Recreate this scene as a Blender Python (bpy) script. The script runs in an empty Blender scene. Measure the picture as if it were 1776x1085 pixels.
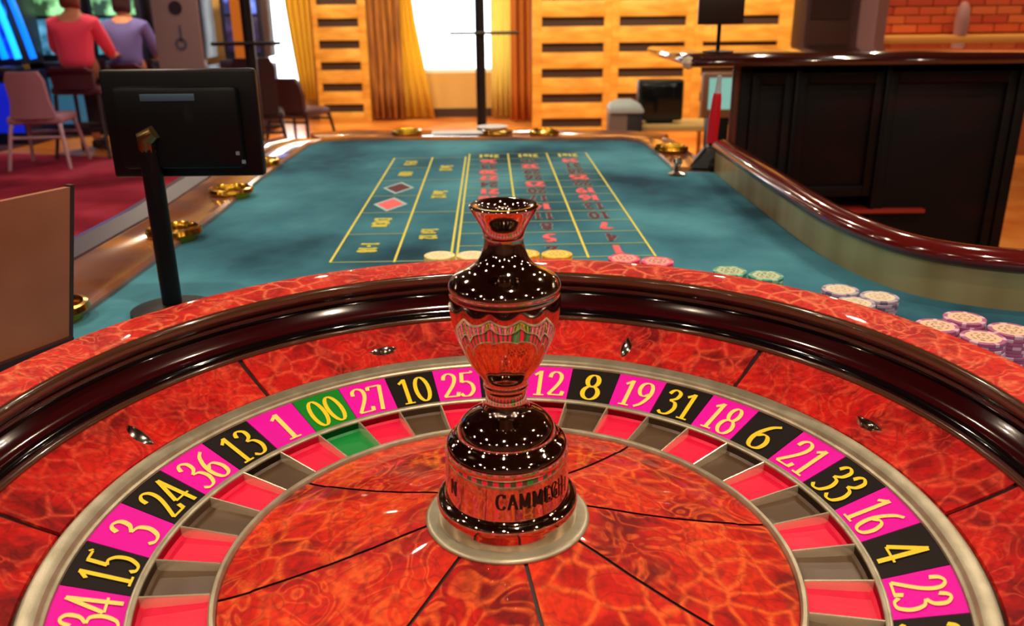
import bpy, bmesh, math, random
from math import sin, cos, pi, radians as R
from mathutils import Vector, Matrix
random.seed(7)
S = bpy.context.scene
COL = S.collection

# ------------------------------------------------------------------ camera, world, exposure
cam_d = bpy.data.cameras.new('camera'); cam = bpy.data.objects.new('camera', cam_d); COL.objects.link(cam)
S.camera = cam
cam_d.sensor_width = 36; cam_d.lens = 1476.9/1776*36; cam_d.clip_start = .02; cam_d.clip_end = 200
_yaw, _pitch, _roll = .008873, .343835, -.010189
_F = Vector((sin(_yaw)*cos(_pitch), cos(_yaw)*cos(_pitch), -sin(_pitch)))
_R = Vector((cos(_yaw), -sin(_yaw), 0)); _U = _R.cross(_F)
_R2 = cos(_roll)*_R+sin(_roll)*_U; _U2 = -sin(_roll)*_R+cos(_roll)*_U
cam.matrix_world = Matrix(((_R2.x, _U2.x, -_F.x, 0), (_R2.y, _U2.y, -_F.y, -.5061), (_R2.z, _U2.z, -_F.z, 1.2), (0, 0, 0, 1)))
cam_d.dof.use_dof = True; cam_d.dof.focus_distance = .69; cam_d.dof.aperture_fstop = 9.5

W = bpy.data.worlds.new('world'); S.world = W; W.use_nodes = True
bg = W.node_tree.nodes['Background']; bg.inputs[0].default_value = (.9, .96, 1, 1); bg.inputs[1].default_value = 4.0
S.view_settings.view_transform = 'Standard'; S.view_settings.look = 'None'
S.view_settings.exposure = 0.6; S.view_settings.gamma = 1; S.view_settings.use_curve_mapping = False

LAMP_W, LAMP_R = 700.0, .0425          # downlight radiance and radius
LAMP_COL = (1, .80, .58)

# ------------------------------------------------------------------ materials
def lin(c):
    return tuple(((v/255)/12.92 if v/255 <= .04045 else ((v/255+.055)/1.055)**2.4) for v in c)+(1,)
MATS = {}
def P(name, rgb, rough=.5, metal=0, coat=0, emit=0, ecol=None, trans=0, spec=.5, sheen=0, alpha=1):
    if name in MATS: return MATS[name]
    m = bpy.data.materials.new(name); m.use_nodes = True
    b = m.node_tree.nodes['Principled BSDF']
    b.inputs['Base Color'].default_value = lin(rgb); b.inputs['Roughness'].default_value = rough
    b.inputs['Metallic'].default_value = metal; b.inputs['Coat Weight'].default_value = coat
    b.inputs['Coat Roughness'].default_value = .03; b.inputs['Transmission Weight'].default_value = trans
    b.inputs['Specular IOR Level'].default_value = spec
    if emit:
        b.inputs['Emission Color'].default_value = lin(ecol or rgb); b.inputs['Emission Strength'].default_value = emit
    if sheen: b.inputs['Sheen Weight'].default_value = sheen
    MATS[name] = m; return m
def nodes(m): return m.node_tree.nodes, m.node_tree.links, m.node_tree.nodes['Principled BSDF']
def ramp(N, stops, interp='LINEAR'):
    r = N.new('ShaderNodeValToRGB'); e = r.color_ramp; e.interpolation = interp
    while len(e.elements) > 1: e.elements.remove(e.elements[-1])
    e.elements[0].position = stops[0][0]; e.elements[0].color = lin(stops[0][1])
    for p, c in stops[1:]:
        q = e.elements.new(p); q.color = lin(c)
    return r
def coords(N, L, scale=(1, 1, 1), rnd=False):
    tc = N.new('ShaderNodeTexCoord'); mp = N.new('ShaderNodeMapping'); mp.inputs['Scale'].default_value = scale
    L.new(tc.outputs['Object'], mp.inputs['Vector'])
    if rnd:
        oi = N.new('ShaderNodeObjectInfo'); ml = N.new('ShaderNodeMath'); ml.operation = 'MULTIPLY'; ml.inputs[1].default_value = 40
        L.new(oi.outputs['Random'], ml.inputs[0]); L.new(ml.outputs[0], mp.inputs['Location'])
    return mp
def burl(name, base, dark, vein, scale=42, sx=(1, 1, 1), orange=None, amt=.85):
    """lacquered burl veneer: a warped network of light veins with darker flames over a mottled base"""
    m = P(name, base, .55, coat=.5, spec=.2); N, L, b = nodes(m)
    mp = coords(N, L, sx, True)
    w = N.new('ShaderNodeTexNoise'); w.inputs['Scale'].default_value = scale*.55; w.inputs['Detail'].default_value = 2
    L.new(mp.outputs[0], w.inputs[0])
    wm = N.new('ShaderNodeMixRGB'); wm.blend_type = 'LINEAR_LIGHT'; wm.inputs[0].default_value = .011
    L.new(mp.outputs[0], wm.inputs[1]); L.new(w.outputs[1], wm.inputs[2])
    v = N.new('ShaderNodeTexVoronoi'); v.feature = 'DISTANCE_TO_EDGE'; v.inputs['Scale'].default_value = scale*1.15
    L.new(wm.outputs[0], v.inputs['Vector'])
    rv = ramp(N, [(0, (255, 255, 255)), (.035, (215, 215, 215)), (.10, (70, 70, 70)), (.2, (0, 0, 0))]); L.new(v.outputs[0], rv.inputs[0])
    n1 = N.new('ShaderNodeTexNoise'); n1.inputs['Scale'].default_value = scale*.8; n1.inputs['Detail'].default_value = 1.5
    n1.inputs['Distortion'].default_value = 1.3; L.new(mp.outputs[0], n1.inputs[0])
    r1 = ramp(N, [(.40, (0, 0, 0)), (.46, (230, 230, 230)), (.50, (40, 40, 40)), (.56, (0, 0, 0)), (.60, (200, 200, 200)), (.64, (0, 0, 0))])
    L.new(n1.outputs[0], r1.inputs[0])
    n2 = N.new('ShaderNodeTexNoise'); n2.inputs['Scale'].default_value = scale*.4; n2.inputs['Detail'].default_value = 5
    n2.inputs['Distortion'].default_value = 1.2; L.new(mp.outputs[0], n2.inputs[0])
    r2 = ramp(N, [(.36, dark), (.50, base), (.64, orange or base)]); L.new(n2.outputs[0], r2.inputs[0])
    n4 = N.new('ShaderNodeTexNoise'); n4.inputs['Scale'].default_value = scale*.3; n4.inputs['Detail'].default_value = 1; L.new(mp.outputs[0], n4.inputs[0])
    r4 = ramp(N, [(.42, (0, 0, 0)), (.58, (255, 255, 255))]); L.new(n4.outputs[0], r4.inputs[0])
    ms = N.new('ShaderNodeMixRGB'); L.new(r4.outputs[0], ms.inputs[0]); L.new(rv.outputs[0], ms.inputs[1]); L.new(r1.outputs[0], ms.inputs[2])
    am = N.new('ShaderNodeMath'); am.operation = 'MULTIPLY'; am.inputs[1].default_value = amt; L.new(ms.outputs[0], am.inputs[0])
    mx = N.new('ShaderNodeMixRGB'); mx.inputs[2].default_value = lin(vein); L.new(am.outputs[0], mx.inputs[0]); L.new(r2.outputs[0], mx.inputs[1])
    n3 = N.new('ShaderNodeTexNoise'); n3.inputs['Scale'].default_value = scale*6; n3.inputs['Detail'].default_value = 3
    L.new(mp.outputs[0], n3.inputs[0])
    m2 = N.new('ShaderNodeMixRGB'); m2.blend_type = 'MULTIPLY'; m2.inputs[0].default_value = .8; L.new(mx.outputs[0], m2.inputs[1])
    r3 = ramp(N, [(.3, (205, 190, 190)), (.6, (255, 255, 255))]); L.new(n3.outputs[0], r3.inputs[0]); L.new(r3.outputs[0], m2.inputs[2])
    n5 = N.new('ShaderNodeTexNoise'); n5.inputs['Scale'].default_value = scale*.95; n5.inputs['Detail'].default_value = 1; n5.inputs['Distortion'].default_value = 1.8
    m5 = N.new('ShaderNodeMapping'); m5.inputs['Location'].default_value = (3.3, 1.7, .4); L.new(mp.outputs[0], m5.inputs[0]); L.new(m5.outputs[0], n5.inputs[0])
    r5 = ramp(N, [(.44, (255, 255, 255)), (.485, (150, 110, 110)), (.50, (140, 100, 100)), (.53, (255, 255, 255))]); L.new(n5.outputs[0], r5.inputs[0])
    m6 = N.new('ShaderNodeMixRGB'); m6.blend_type = 'MULTIPLY'; m6.inputs[0].default_value = .38; L.new(m2.outputs[0], m6.inputs[1]); L.new(r5.outputs[0], m6.inputs[2])
    L.new(m6.outputs[0], b.inputs['Base Color'])
    return m
def mottled(name, c1, c2, c3, scale, rough=.6, coat=0, metal=0, sx=(1, 1, 1), bump=0, detail=3, bscale=None, spec=.5):
    m = P(name, c2, rough, metal, coat, spec=spec); N, L, b = nodes(m); mp = coords(N, L, sx)
    n = N.new('ShaderNodeTexNoise'); n.inputs['Scale'].default_value = scale; n.inputs['Detail'].default_value = detail
    L.new(mp.outputs[0], n.inputs[0]); r = ramp(N, [(.34, c1), (.5, c2), (.66, c3)]); L.new(n.outputs[0], r.inputs[0])
    L.new(r.outputs[0], b.inputs['Base Color'])
    if bump:
        n2 = N.new('ShaderNodeTexNoise'); n2.inputs['Scale'].default_value = bscale or scale*20; n2.inputs['Detail'].default_value = 2
        L.new(mp.outputs[0], n2.inputs[0]); bp = N.new('ShaderNodeBump'); bp.inputs['Strength'].default_value = bump; bp.inputs['Distance'].default_value = .002
        L.new(n2.outputs[0], bp.inputs['Height']); L.new(bp.outputs[0], b.inputs['Normal'])
    return m
def translucent(name, rgb, t=.6, rough=.9):
    m = P(name, rgb, rough); N, L, b = nodes(m)
    tr = N.new('ShaderNodeBsdfTranslucent'); tr.inputs[0].default_value = lin(rgb); mx = N.new('ShaderNodeMixShader'); mx.inputs[0].default_value = t
    L.new(b.outputs[0], mx.inputs[1]); L.new(tr.outputs[0], mx.inputs[2]); L.new(mx.outputs[0], N['Material Output'].inputs[0])
    return m

M_rim = burl('rim_burl', (214, 24, 14), (176, 8, 8), (255, 128, 84), 37, orange=(226, 42, 18), amt=1)
M_bowl = burl('bowl_burl', (204, 16, 12), (138, 2, 6), (244, 84, 54), 38, orange=(220, 30, 16), amt=.75)
M_cone = burl('cone_burl', (206, 20, 8), (136, 2, 2), (252, 104, 40), 33, sx=(1, 1, 1), orange=(230, 50, 12), amt=1)
M_blk = P('black_lacquer', (14, 8, 9), .08, coat=1)
M_maroon = P('maroon_lacquer', (54, 6, 11), .12, coat=.8)
M_lip = P('brown_lip_lacquer', (78, 48, 32), .16, coat=.9)
M_inlay = P('dark_inlay', (46, 6, 6), .4)
M_alu = mottled('brushed_pewter', (168, 160, 136), (180, 172, 148), (192, 184, 162), 60, .36, metal=.6, bump=.08, bscale=900)
M_fret = P('bright_fret', (245, 232, 205), .22, .75)
M_mag = P('magenta_enamel', (232, 8, 176), .5, spec=.2)
M_num_blk = P('black_enamel', (22, 14, 13), .5, spec=.2)
M_num_grn = P('green_enamel', (16, 132, 36), .5, spec=.2)
M_pk_red = P('pocket_red', (238, 26, 72), .45, spec=.3)
M_pk_blk = P('pocket_brown', (88, 66, 48), .35)
M_pk_grn = P('pocket_green', (16, 140, 62), .38)
M_yel = P('gold_numeral', (250, 214, 40), .4)
M_cream = P('cream_numeral', (250, 226, 120), .4)
M_turret = P('polished_bronze_chrome', (212, 188, 170), .04, 1)
M_engr = P('engraved_black', (10, 6, 6), .5)
M_defl = P('deflector_chrome', (225, 215, 205), .12, 1)
M_felt = mottled('teal_felt', (26, 64, 84), (60, 120, 142), (84, 154, 174), 3.4, .95, sx=(1, .8, 1), bump=.3, detail=5, bscale=900, spec=.15)
M_brass = P('brass', (214, 160, 50), .16, 1)
M_line_y = P('print_yellow', (232, 226, 96), .8)
M_line_p = P('print_pale_green', (150, 178, 130), .85)
M_pr_red = P('print_pink', (244, 108, 116), .8)
M_pr_dred = P('print_maroon', (96, 28, 52), .8)
M_pr_wht = P('print_pale_grey', (176, 208, 214), .85)
M_pr_gry = P('print_outline', (112, 150, 152), .85)
M_gold_wood = mottled('honey_wood', (196, 132, 48), (214, 154, 62), (228, 172, 80), 3, .45, coat=.2, sx=(1, 1, 4))
M_slotdark = P('slot_recess', (52, 28, 20), .6)
M_cab = mottled('dark_cabinet_wood', (6, 4, 6), (9, 6, 7), (26, 5, 8), 3, .5, spec=.2, sx=(1, 1, 3))
M_cabred = P('cabinet_red_wood', (66, 14, 18), .35, coat=.2)
M_black = P('black_plastic', (6, 6, 10), .4, spec=.25)
M_blackmetal = P('black_metal', (22, 22, 28), .35, .3)
M_tan = mottled('tan_board', (150, 88, 60), (168, 104, 76), (184, 112, 76), 5, .6)
M_carpet = mottled('dark_red_carpet', (96, 16, 34), (146, 34, 56), (176, 60, 84), 1.3, .95, detail=4, spec=.1)
M_floorwood = mottled('orange_parquet', (188, 96, 34), (208, 122, 48), (222, 146, 72), 2.5, .35, coat=.25)
M_floordark = mottled('dark_plum_floor', (46, 18, 32), (64, 28, 40), (92, 48, 44), 1.6, .7)
M_wallt = P('tan_wall_paint', (196, 156, 92), .8)
M_wallb = P('brown_wall_paint', (70, 46, 36), .8)
M_ceil = P('dark_brown_ceiling', (34, 22, 20), .7)
M_curt_y = translucent('yellow_sheer_curtain', (240, 206, 88), .62)
M_curt_w = translucent('cream_sheer_curtain', (246, 232, 160), .7)
M_curt_b = mottled('brown_gold_drape', (116, 68, 28), (150, 96, 42), (178, 118, 52), 8, .8, sx=(3, 1, .3))
M_curt_o = P('orange_drape', (184, 104, 32), .8)
M_glass = P('window_glass', (255, 255, 255), .0, trans=1, spec=.3)
M_white = P('white_paint', (225, 228, 232), .6)
M_lamp = P('lamp_glow', (255, 225, 190), .5, emit=LAMP_W); nodes(M_lamp)[2].inputs['Emission Color'].default_value = LAMP_COL+(1,)
M_pink = P('pink_shirt', (246, 60, 104), .8, sheen=.2)
M_blue_shirt = P('violet_blue_shirt', (104, 96, 176), .8)
M_skin = P('skin', (216, 140, 112), .55)
M_hair_r = P('auburn_hair', (120, 48, 28), .6)
M_hair_d = P('dark_hair', (58, 24, 34), .6)
M_trouser = P('dark_trousers', (40, 22, 44), .8)
M_mauve = P('mauve_upholstery', (160, 110, 130), .6)
M_burg = P('burgundy_upholstery', (72, 20, 38), .6)
M_shoe = P('dark_shoe', (25, 20, 24), .5)

# ------------------------------------------------------------------ helpers
def link(name, me, m, parent=None, smooth=True):
    o = bpy.data.objects.new(name, me)
    for q in (m if isinstance(m, (list, tuple)) else [m]): me.materials.append(q) if len(me.materials) < (len(m) if isinstance(m, (list, tuple)) else 1) else None
    COL.objects.link(o)
    if parent: o.parent = parent
    if smooth and me.polygons:
        me.polygons.foreach_set('use_smooth', [True]*len(me.polygons))
        try: me.set_sharp_from_angle(angle=R(38))
        except Exception: pass
    return o
def obj(name, bm, m, parent=None, smooth=True):
    me = bpy.data.meshes.new(name); bmesh.ops.recalc_face_normals(bm, faces=bm.faces); bm.to_mesh(me); bm.free()
    return link(name, me, m, parent, smooth)
def empty(name, loc=(0, 0, 0), rz=0, parent=None):
    o = bpy.data.objects.new(name, None); o.location = loc; o.rotation_euler = (0, 0, rz); o.empty_display_size = .05
    COL.objects.link(o)
    if parent: o.parent = parent
    return o
def tag(o, label=None, cat=None, group=None, kind=None):
    for k, v in (('label', label), ('category', cat), ('group', group), ('kind', kind)):
        if v: o[k] = v
    return o
def thing(name, label, cat, loc=(0, 0, 0), rz=0, group=None): return tag(empty(name, loc, rz), label, cat, group)
def copy_part(o, parent, rz=0):
    c = o.copy(); COL.objects.link(c); c.parent = parent; c.rotation_euler = (0, 0, rz); return c
def copy_tree(o, parent=None):
    c = o.copy(); COL.objects.link(c); c.parent = parent
    for ch in list(o.children): copy_tree(ch, c)
    return c
def bmn(): return bmesh.new()
def box(bm, x0, x1, y0, y1, z0, z1, bev=0, mi=0):
    m = Matrix.Translation(((x0+x1)/2, (y0+y1)/2, (z0+z1)/2)) @ Matrix.Diagonal((abs(x1-x0), abs(y1-y0), abs(z1-z0), 1))
    r = bmesh.ops.create_cube(bm, size=1, matrix=m); vs = r['verts']
    fs = {f for v in vs for f in v.link_faces}
    for f in fs: f.material_index = mi
    if bev:
        es = {e for v in vs for e in v.link_edges}
        bmesh.ops.bevel(bm, geom=list(es), offset=bev, segments=2, affect='EDGES', profile=.5)
    return vs
def lathe(bm, prof, segs=64, a0=0, a1=2*pi, mod=None, closed=False, mi=0):
    full = abs(a1-a0-2*pi) < 1e-6; n = segs if full else segs+1; rows = []
    for (r, z) in prof:
        if r < 1e-7: rows.append([bm.verts.new((0, 0, z))]); continue
        row = []
        for i in range(n):
            a = a0+(a1-a0)*i/segs; rr = r*(mod(a, r, z) if mod else 1)
            row.append(bm.verts.new((rr*cos(a), rr*sin(a), z)))
        rows.append(row)
    pairs = list(zip(rows[:-1], rows[1:]))
    if closed: pairs.append((rows[-1], rows[0]))
    for A, B in pairs:
        for i in range(segs):
            j = (i+1) % n if full else i+1
            if len(A) == 1 and len(B) == 1: continue
            if len(A) == 1: f = (A[0], B[j], B[i])
            elif len(B) == 1: f = (A[i], A[j], B[0])
            else: f = (A[i], A[j], B[j], B[i])
            try: bm.faces.new(f).material_index = mi
            except ValueError: pass
    if closed and not full:
        try: bm.faces.new([r[0] for r in rows]); bm.faces.new([r[-1] for r in rows][::-1])
        except ValueError: pass
def tube(bm, pts, rad, segs=12, cap=True):
    pts = [Vector(p) for p in pts]; rads = rad if isinstance(rad, (list, tuple)) else [rad]*len(pts); rows = []; up = None
    for i, p in enumerate(pts):
        d = (pts[min(i+1, len(pts)-1)]-pts[max(i-1, 0)]).normalized()
        if up is None: up = d.orthogonal().normalized()
        up = (up-d*up.dot(d)).normalized(); s = d.cross(up)
        rows.append([bm.verts.new(p+rads[i]*(cos(2*pi*k/segs)*up+sin(2*pi*k/segs)*s)) for k in range(segs)])
    for A, B in zip(rows[:-1], rows[1:]):
        for k in range(segs): bm.faces.new((A[k], A[(k+1) % segs], B[(k+1) % segs], B[k]))
    if cap: bm.faces.new(rows[0][::-1]); bm.faces.new(rows[-1])
def prism(bm, poly, z0, z1):
    lo = [bm.verts.new((x, y, z0)) for x, y in poly]; hi = [bm.verts.new((x, y, z1)) for x, y in poly]; n = len(poly)
    bm.faces.new(lo[::-1]); bm.faces.new(hi)
    for i in range(n): bm.faces.new((lo[i], lo[(i+1) % n], hi[(i+1) % n], hi[i]))
def crom(P_, n=8, closed=False):
    P_ = [Vector(p) for p in P_]; out = []; m = len(P_); rng = m if closed else m-1
    for i in range(rng):
        if closed: p0, p1, p2, p3 = P_[(i-1) % m], P_[i], P_[(i+1) % m], P_[(i+2) % m]
        else: p1, p2 = P_[i], P_[i+1]; p0 = P_[i-1] if i else p1*2-p2; p3 = P_[i+2] if i+2 < m else p2*2-p1
        for k in range(n):
            t = k/n
            out.append(.5*((2*p1)+(p2-p0)*t+(2*p0-5*p1+4*p2-p3)*t*t+(3*p1-p0-3*p2+p3)*t**3))
    out.append(P_[0] if closed else P_[-1])
    return out
def sweep(bm, path, section, cap=True):
    """section: list of (offset to the left of travel, z); path: 2D points"""
    pts = [Vector((p[0], p[1])) for p in path]; rows = []
    for i, p in enumerate(pts):
        d = (pts[min(i+1, len(pts)-1)]-pts[max(i-1, 0)]).normalized(); nrm = Vector((-d.y, d.x))
        rows.append([bm.verts.new((p.x+nrm.x*o, p.y+nrm.y*o, z)) for o, z in section])
    k = len(section)
    for A, B in zip(rows[:-1], rows[1:]):
        for j in range(k): bm.faces.new((A[j], A[(j+1) % k], B[(j+1) % k], B[j]))
    if cap: bm.faces.new(rows[0][::-1]); bm.faces.new(rows[-1])

# ------------------------------------------------------------------ glyphs (own lettering, thick and thin strokes)
def ell(cx, cy, rx, ry, n=20): return [(cx+rx*cos(2*pi*i/n+pi/2), cy+ry*sin(2*pi*i/n+pi/2)) for i in range(n+1)]
def cv(*p): return [(v[0], v[1]) for v in crom([(a, b, 0) for a, b in p], 6)]
def g6():
    return [cv((.43, .98), (.25, .84), (.1, .56), (.06, .3), (.12, .08), (.25, .01), (.4, .09), (.45, .3), (.37, .49), (.24, .53), (.11, .43))]
GL = {
 '0': [ell(.25, .5, .2, .48)],
 '1': [[(.28, 0), (.28, 1)], [(.28, .97), (.1, .82)], [(.12, .02), (.44, .02)]],
 '2': [cv((.06, .74), (.1, .9), (.24, .98), (.39, .89), (.41, .7), (.31, .45), (.05, .05)), [(.04, .05), (.46, .05)], [(.45, .04), (.49, .2)]],
 '3': [cv((.06, .8), (.12, .93), (.23, .98), (.37, .88), (.35, .68), (.18, .55)), cv((.18, .55), (.37, .49), (.44, .28), (.34, .06), (.16, .01), (.03, .1))],
 '4': [[(.36, 1), (.02, .3)], [(.02, .29), (.49, .29)], [(.35, 1), (.35, 0)]],
 '5': [[(.14, .96), (.44, .96)], [(.44, .98), (.47, 1.02)], [(.14, .97), (.1, .57)], cv((.1, .57), (.26, .6), (.41, .47), (.43, .24), (.29, .04), (.12, .02), (.03, .12))],
 '6': g6(),
 '7': [[(.04, .82), (.07, .95)], [(.06, .95), (.46, .95)], [(.45, .95), (.2, 0)]],
 '8': [ell(.25, .74, .15, .24), ell(.25, .26, .2, .26)],
 '9': [[(.5-x, 1-y) for x, y in s] for s in g6()],
 'C': [cv((.52, .8), (.44, .95), (.3, 1), (.12, .86), (.05, .5), (.12, .14), (.3, 0), (.46, .06), (.54, .22)), [(.52, .78), (.52, 1)]],
 'A': [[(.3, 1), (.05, 0)], [(.3, 1), (.56, 0)], [(.13, .35), (.47, .35)], [(0, .01), (.14, .01)], [(.46, .01), (.66, .01)]],
 'M': [[(.1, 0), (.1, 1)], [(.1, 1), (.36, .1)], [(.36, .1), (.62, 1)], [(.62, 1), (.62, 0)], [(0, .01), (.2, .01)], [(.52, .01), (.72, .01)]],
 'E': [[(.1, 0), (.1, 1)], [(.02, .98), (.46, .98)], [(.1, .5), (.36, .5)], [(.02, .02), (.5, .02)], [(.46, .98), (.46, .82)], [(.5, .02), (.5, .2)]],
 'G': [cv((.52, .8), (.44, .95), (.3, 1), (.12, .86), (.05, .5), (.12, .14), (.3, 0), (.46, .06), (.52, .16)), [(.52, .0), (.52, .44)], [(.4, .44), (.62, .44)]],
 'H': [[(.1, 0), (.1, 1)], [(.55, 0), (.55, 1)], [(.1, .5), (.55, .5)], [(0, .01), (.2, .01)], [(.45, .01), (.65, .01)], [(0, .99), (.2, .99)], [(.45, .99), (.65, .99)]],
 'N': [[(.1, 0), (.1, 1)], [(.1, 1), (.55, 0)], [(.55, 0), (.55, 1)]],
 'O': [ell(.3, .5, .25, .49)], 'D': [[(.1, 0), (.1, 1)], cv((.1, .98), (.35, .95), (.5, .5), (.35, .05), (.1, .02))],
 'V': [[(.02, 1), (.27, 0)], [(.27, 0), (.52, 1)]],
 't': [[(.2, .9), (.2, .1)], [(.2, .1), (.36, .02)], [(.04, .64), (.38, .64)]],
 'o': [ell(.22, .32, .18, .31)], 'd': [ell(.2, .32, .17, .3), [(.37, 0), (.37, 1)]],
 'n': [[(.08, 0), (.08, .64)], cv((.08, .5), (.24, .64), (.38, .5)), [(.38, .5), (.38, 0)]],
 'r': [[(.08, 0), (.08, .64)], cv((.08, .5), (.2, .64), (.32, .6))],
 's': [cv((.34, .55), (.2, .64), (.07, .5), (.2, .34), (.34, .16), (.2, .01), (.05, .1))],
 '-': [[(.06, .45), (.38, .45)]], ' ': [], '>': [[(.05, .1), (.4, .5)], [(.4, .5), (.05, .9)]],
}
GW = {'1': .5, 'C': .62, 'A': .62, 'M': .78, 'E': .58, 'G': .66, 'H': .7, 'N': .66, 'O': .62, 'D': .58, 'V': .55, 't': .42, 'r': .36, 's': .42, 'd': .48, 'o': .46, 'n': .48, '-': .44, ' ': .22}
def text_quads(txt, thin=.05, thick=.13, gap=.03):
    """returns list of stroke strips; each strip a list of (left, right) 2D pairs; text centred on x, height 0..1"""
    x = 0; out = []
    for ch in txt:
        for s in GL[ch]:
            # drop repeated points
            q = [Vector(s[0])]
            for p in s[1:]:
                if (Vector(p)-q[-1]).length > 1e-4: q.append(Vector(p))
            st = []; closed = (q[0]-q[-1]).length < 1e-3
            for i, p in enumerate(q):
                if closed and i in (0, len(q)-1): d = q[1]-q[-2]
                else: d = q[min(i+1, len(q)-1)]-q[max(i-1, 0)]
                d.normalize(); nrm = Vector((-d.y, d.x)); w = (thin+(thick-thin)*abs(d.y)**1.5)/2
                st.append(((x+p.x+nrm.x*w, p.y+nrm.y*w), (x+p.x-nrm.x*w, p.y-nrm.y*w)))
            out.append(st)
        x += GW.get(ch, .5)+gap
    tot = x-gap
    return [[((a[0]-tot/2, a[1]), (b[0]-tot/2, b[1])) for a, b in st] for st in out], tot
def text_bm(bm, txt, fn, thin=.05, thick=.13, gap=.03, mi=0):
    """fn(u, v, k) maps text space to a 3D point, k is the stroke number (tiny lift against coplanar overlap)"""
    qs, tot = text_quads(txt, thin, thick, gap)
    for k, st in enumerate(qs):
        prev = None
        for a, b in st:
            cur = (bm.verts.new(fn(a[0], a[1], k)), bm.verts.new(fn(b[0], b[1], k)))
            if prev: bm.faces.new((prev[0], cur[0], cur[1], prev[1])).material_index = mi
            prev = cur

# ================================================================== SETTING
FX0, FX1, FY0, FY1, CZ = -8.0, 6.5, -5.0, 9.7, 3.1
def struct(name, bm, m, parent=None, smooth=False): return tag(obj(name, bm, m, parent, smooth), kind='structure' if not parent else None)
bm = bmn(); box(bm, FX0, FX1, FY0, FY1, -.12, 0); struct('floor', bm, M_floorwood)
bm = bmn(); prism(bm, [(-8, -5), (-1.0, -5), (-1.0, 5.2), (-2.3, 6.7), (-4.4, 7.25), (-8, 7.25)], 0, .012)
tag(obj('carpet', bm, M_carpet, None, False), 'dark red carpet on the floor left of the table', 'carpet')
bm = bmn(); prism(bm, [(-8, 7.25), (-4.65, 7.25), (-4.5, 8.2), (-3.2, 9.2), (-3.2, 9.69), (-8, 9.69)], 0, .01)
tag(obj('dark_carpet', bm, M_floordark, None, False), 'dark plum carpet beneath the blue slot machines', 'carpet')
bm = bmn(); box(bm, FX0, FX1, FY0, FY1, CZ, CZ+.1); struct('ceiling', bm, M_ceil)
bm = bmn(); box(bm, FX0-.1, FX0, FY0, FY1, 0, CZ); struct('wall_left', bm, M_wallb)
bm = bmn(); box(bm, FX1, FX1+.1, FY0, FY1, 0, CZ); struct('wall_right', bm, M_wallb)
bm = bmn(); box(bm, FX0, FX1, FY0-.1, FY0, 0, CZ); struct('wall_front', bm, M_wallb)
# back wall with two window openings
bm = bmn(); yb = FY1; wins = [(-2.80, -2.3, .15, 2.6), (-1.16, .22, .50, 2.6)]
xs = [FX0, wins[0][0], wins[0][1], wins[1][0], wins[1][1], FX1]
for i in (0, 2, 4): box(bm, xs[i], xs[i+1], yb, yb+.15, 0, CZ)
for (a, b_, z0, z1) in wins: box(bm, a, b_, yb, yb+.15, 0, z0); box(bm, a, b_, yb, yb+.15, z1, CZ)
struct('wall_back', bm, M_wallt)
for i, (a, b_, z0, z1) in enumerate(wins):
    t = tag(empty('window_%d' % (i+1), ((a+b_)/2, yb+.07, z0)), kind='structure'); w = (b_-a)/2; h = z1-z0
    bm = bmn(); box(bm, -w, w, -.003, .003, .03, h-.03); obj('pane', bm, M_glass, t, False)
    for (x0, x1, q0, q1) in ((-w, -w+.04, 0, h), (w-.04, w, 0, h), (-w+.04, w-.04, 0, .04), (-w+.04, w-.04, h-.04, h)):
        bm = bmn(); box(bm, x0, x1, -.03, .03, q0, q1); obj('frame_bar', bm, M_white, t, False)
bm = bmn(); box(bm, FX0, FX1, FY1-.02, FY1, 0, .1); struct('baseboard_back', bm, M_slotdark)
# ceiling downlights
n = 0
bm = bmn(); lathe(bm, [(LAMP_R+.02, 0), (LAMP_R+.02, -.012), (LAMP_R, -.012), (LAMP_R, -.002)], 20); ring0 = obj('trim_ring', bm, M_white)
bm = bmn(); lathe(bm, [(0, -.006), (LAMP_R, -.006)], 16); glow0 = obj('glowing_lens', bm, M_lamp)
first = True
for ix, x in enumerate((-6.0, -3.6, -1.7, 0.0, 1.7, 3.6, 5.6)):
    for iy, y in enumerate((-3.6, -1.5, .15, 1.9, 3.9, 6.0, 8.3)):
        if (abs(x) > 3 and iy % 2) or (ix == 3 and iy == 3): continue
        t = thing('ceiling_light', 'small round recessed downlight in the dark ceiling above the gaming floor', 'ceiling light', (x+.28*sin(iy*2.3+ix), y+.25*cos(ix*3.1), CZ), 0, 'round downlights in the ceiling')
        if first: ring0.parent = t; glow0.parent = t; first = False
        else: copy_part(ring0, t); copy_part(glow0, t)

# added warm spots without fixtures, brightening the back wall's panels and curtains
for x in (-1.8, -.6, .7, 1.6, 2.5, -3.6, 4.2):
    l = bpy.data.lights.new('added_wall_spot', 'SPOT'); l.energy = 135; l.color = (1, .78, .42); l.spot_size = R(95); l.spot_blend = .6; l.shadow_soft_size = .05
    lo = bpy.data.objects.new('added_wall_spot', l); lo.location = (x, 6.3 if x > 0 else 7.2, CZ-.03); lo.rotation_euler = (R(38), 0, 0); COL.objects.link(lo)
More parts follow.
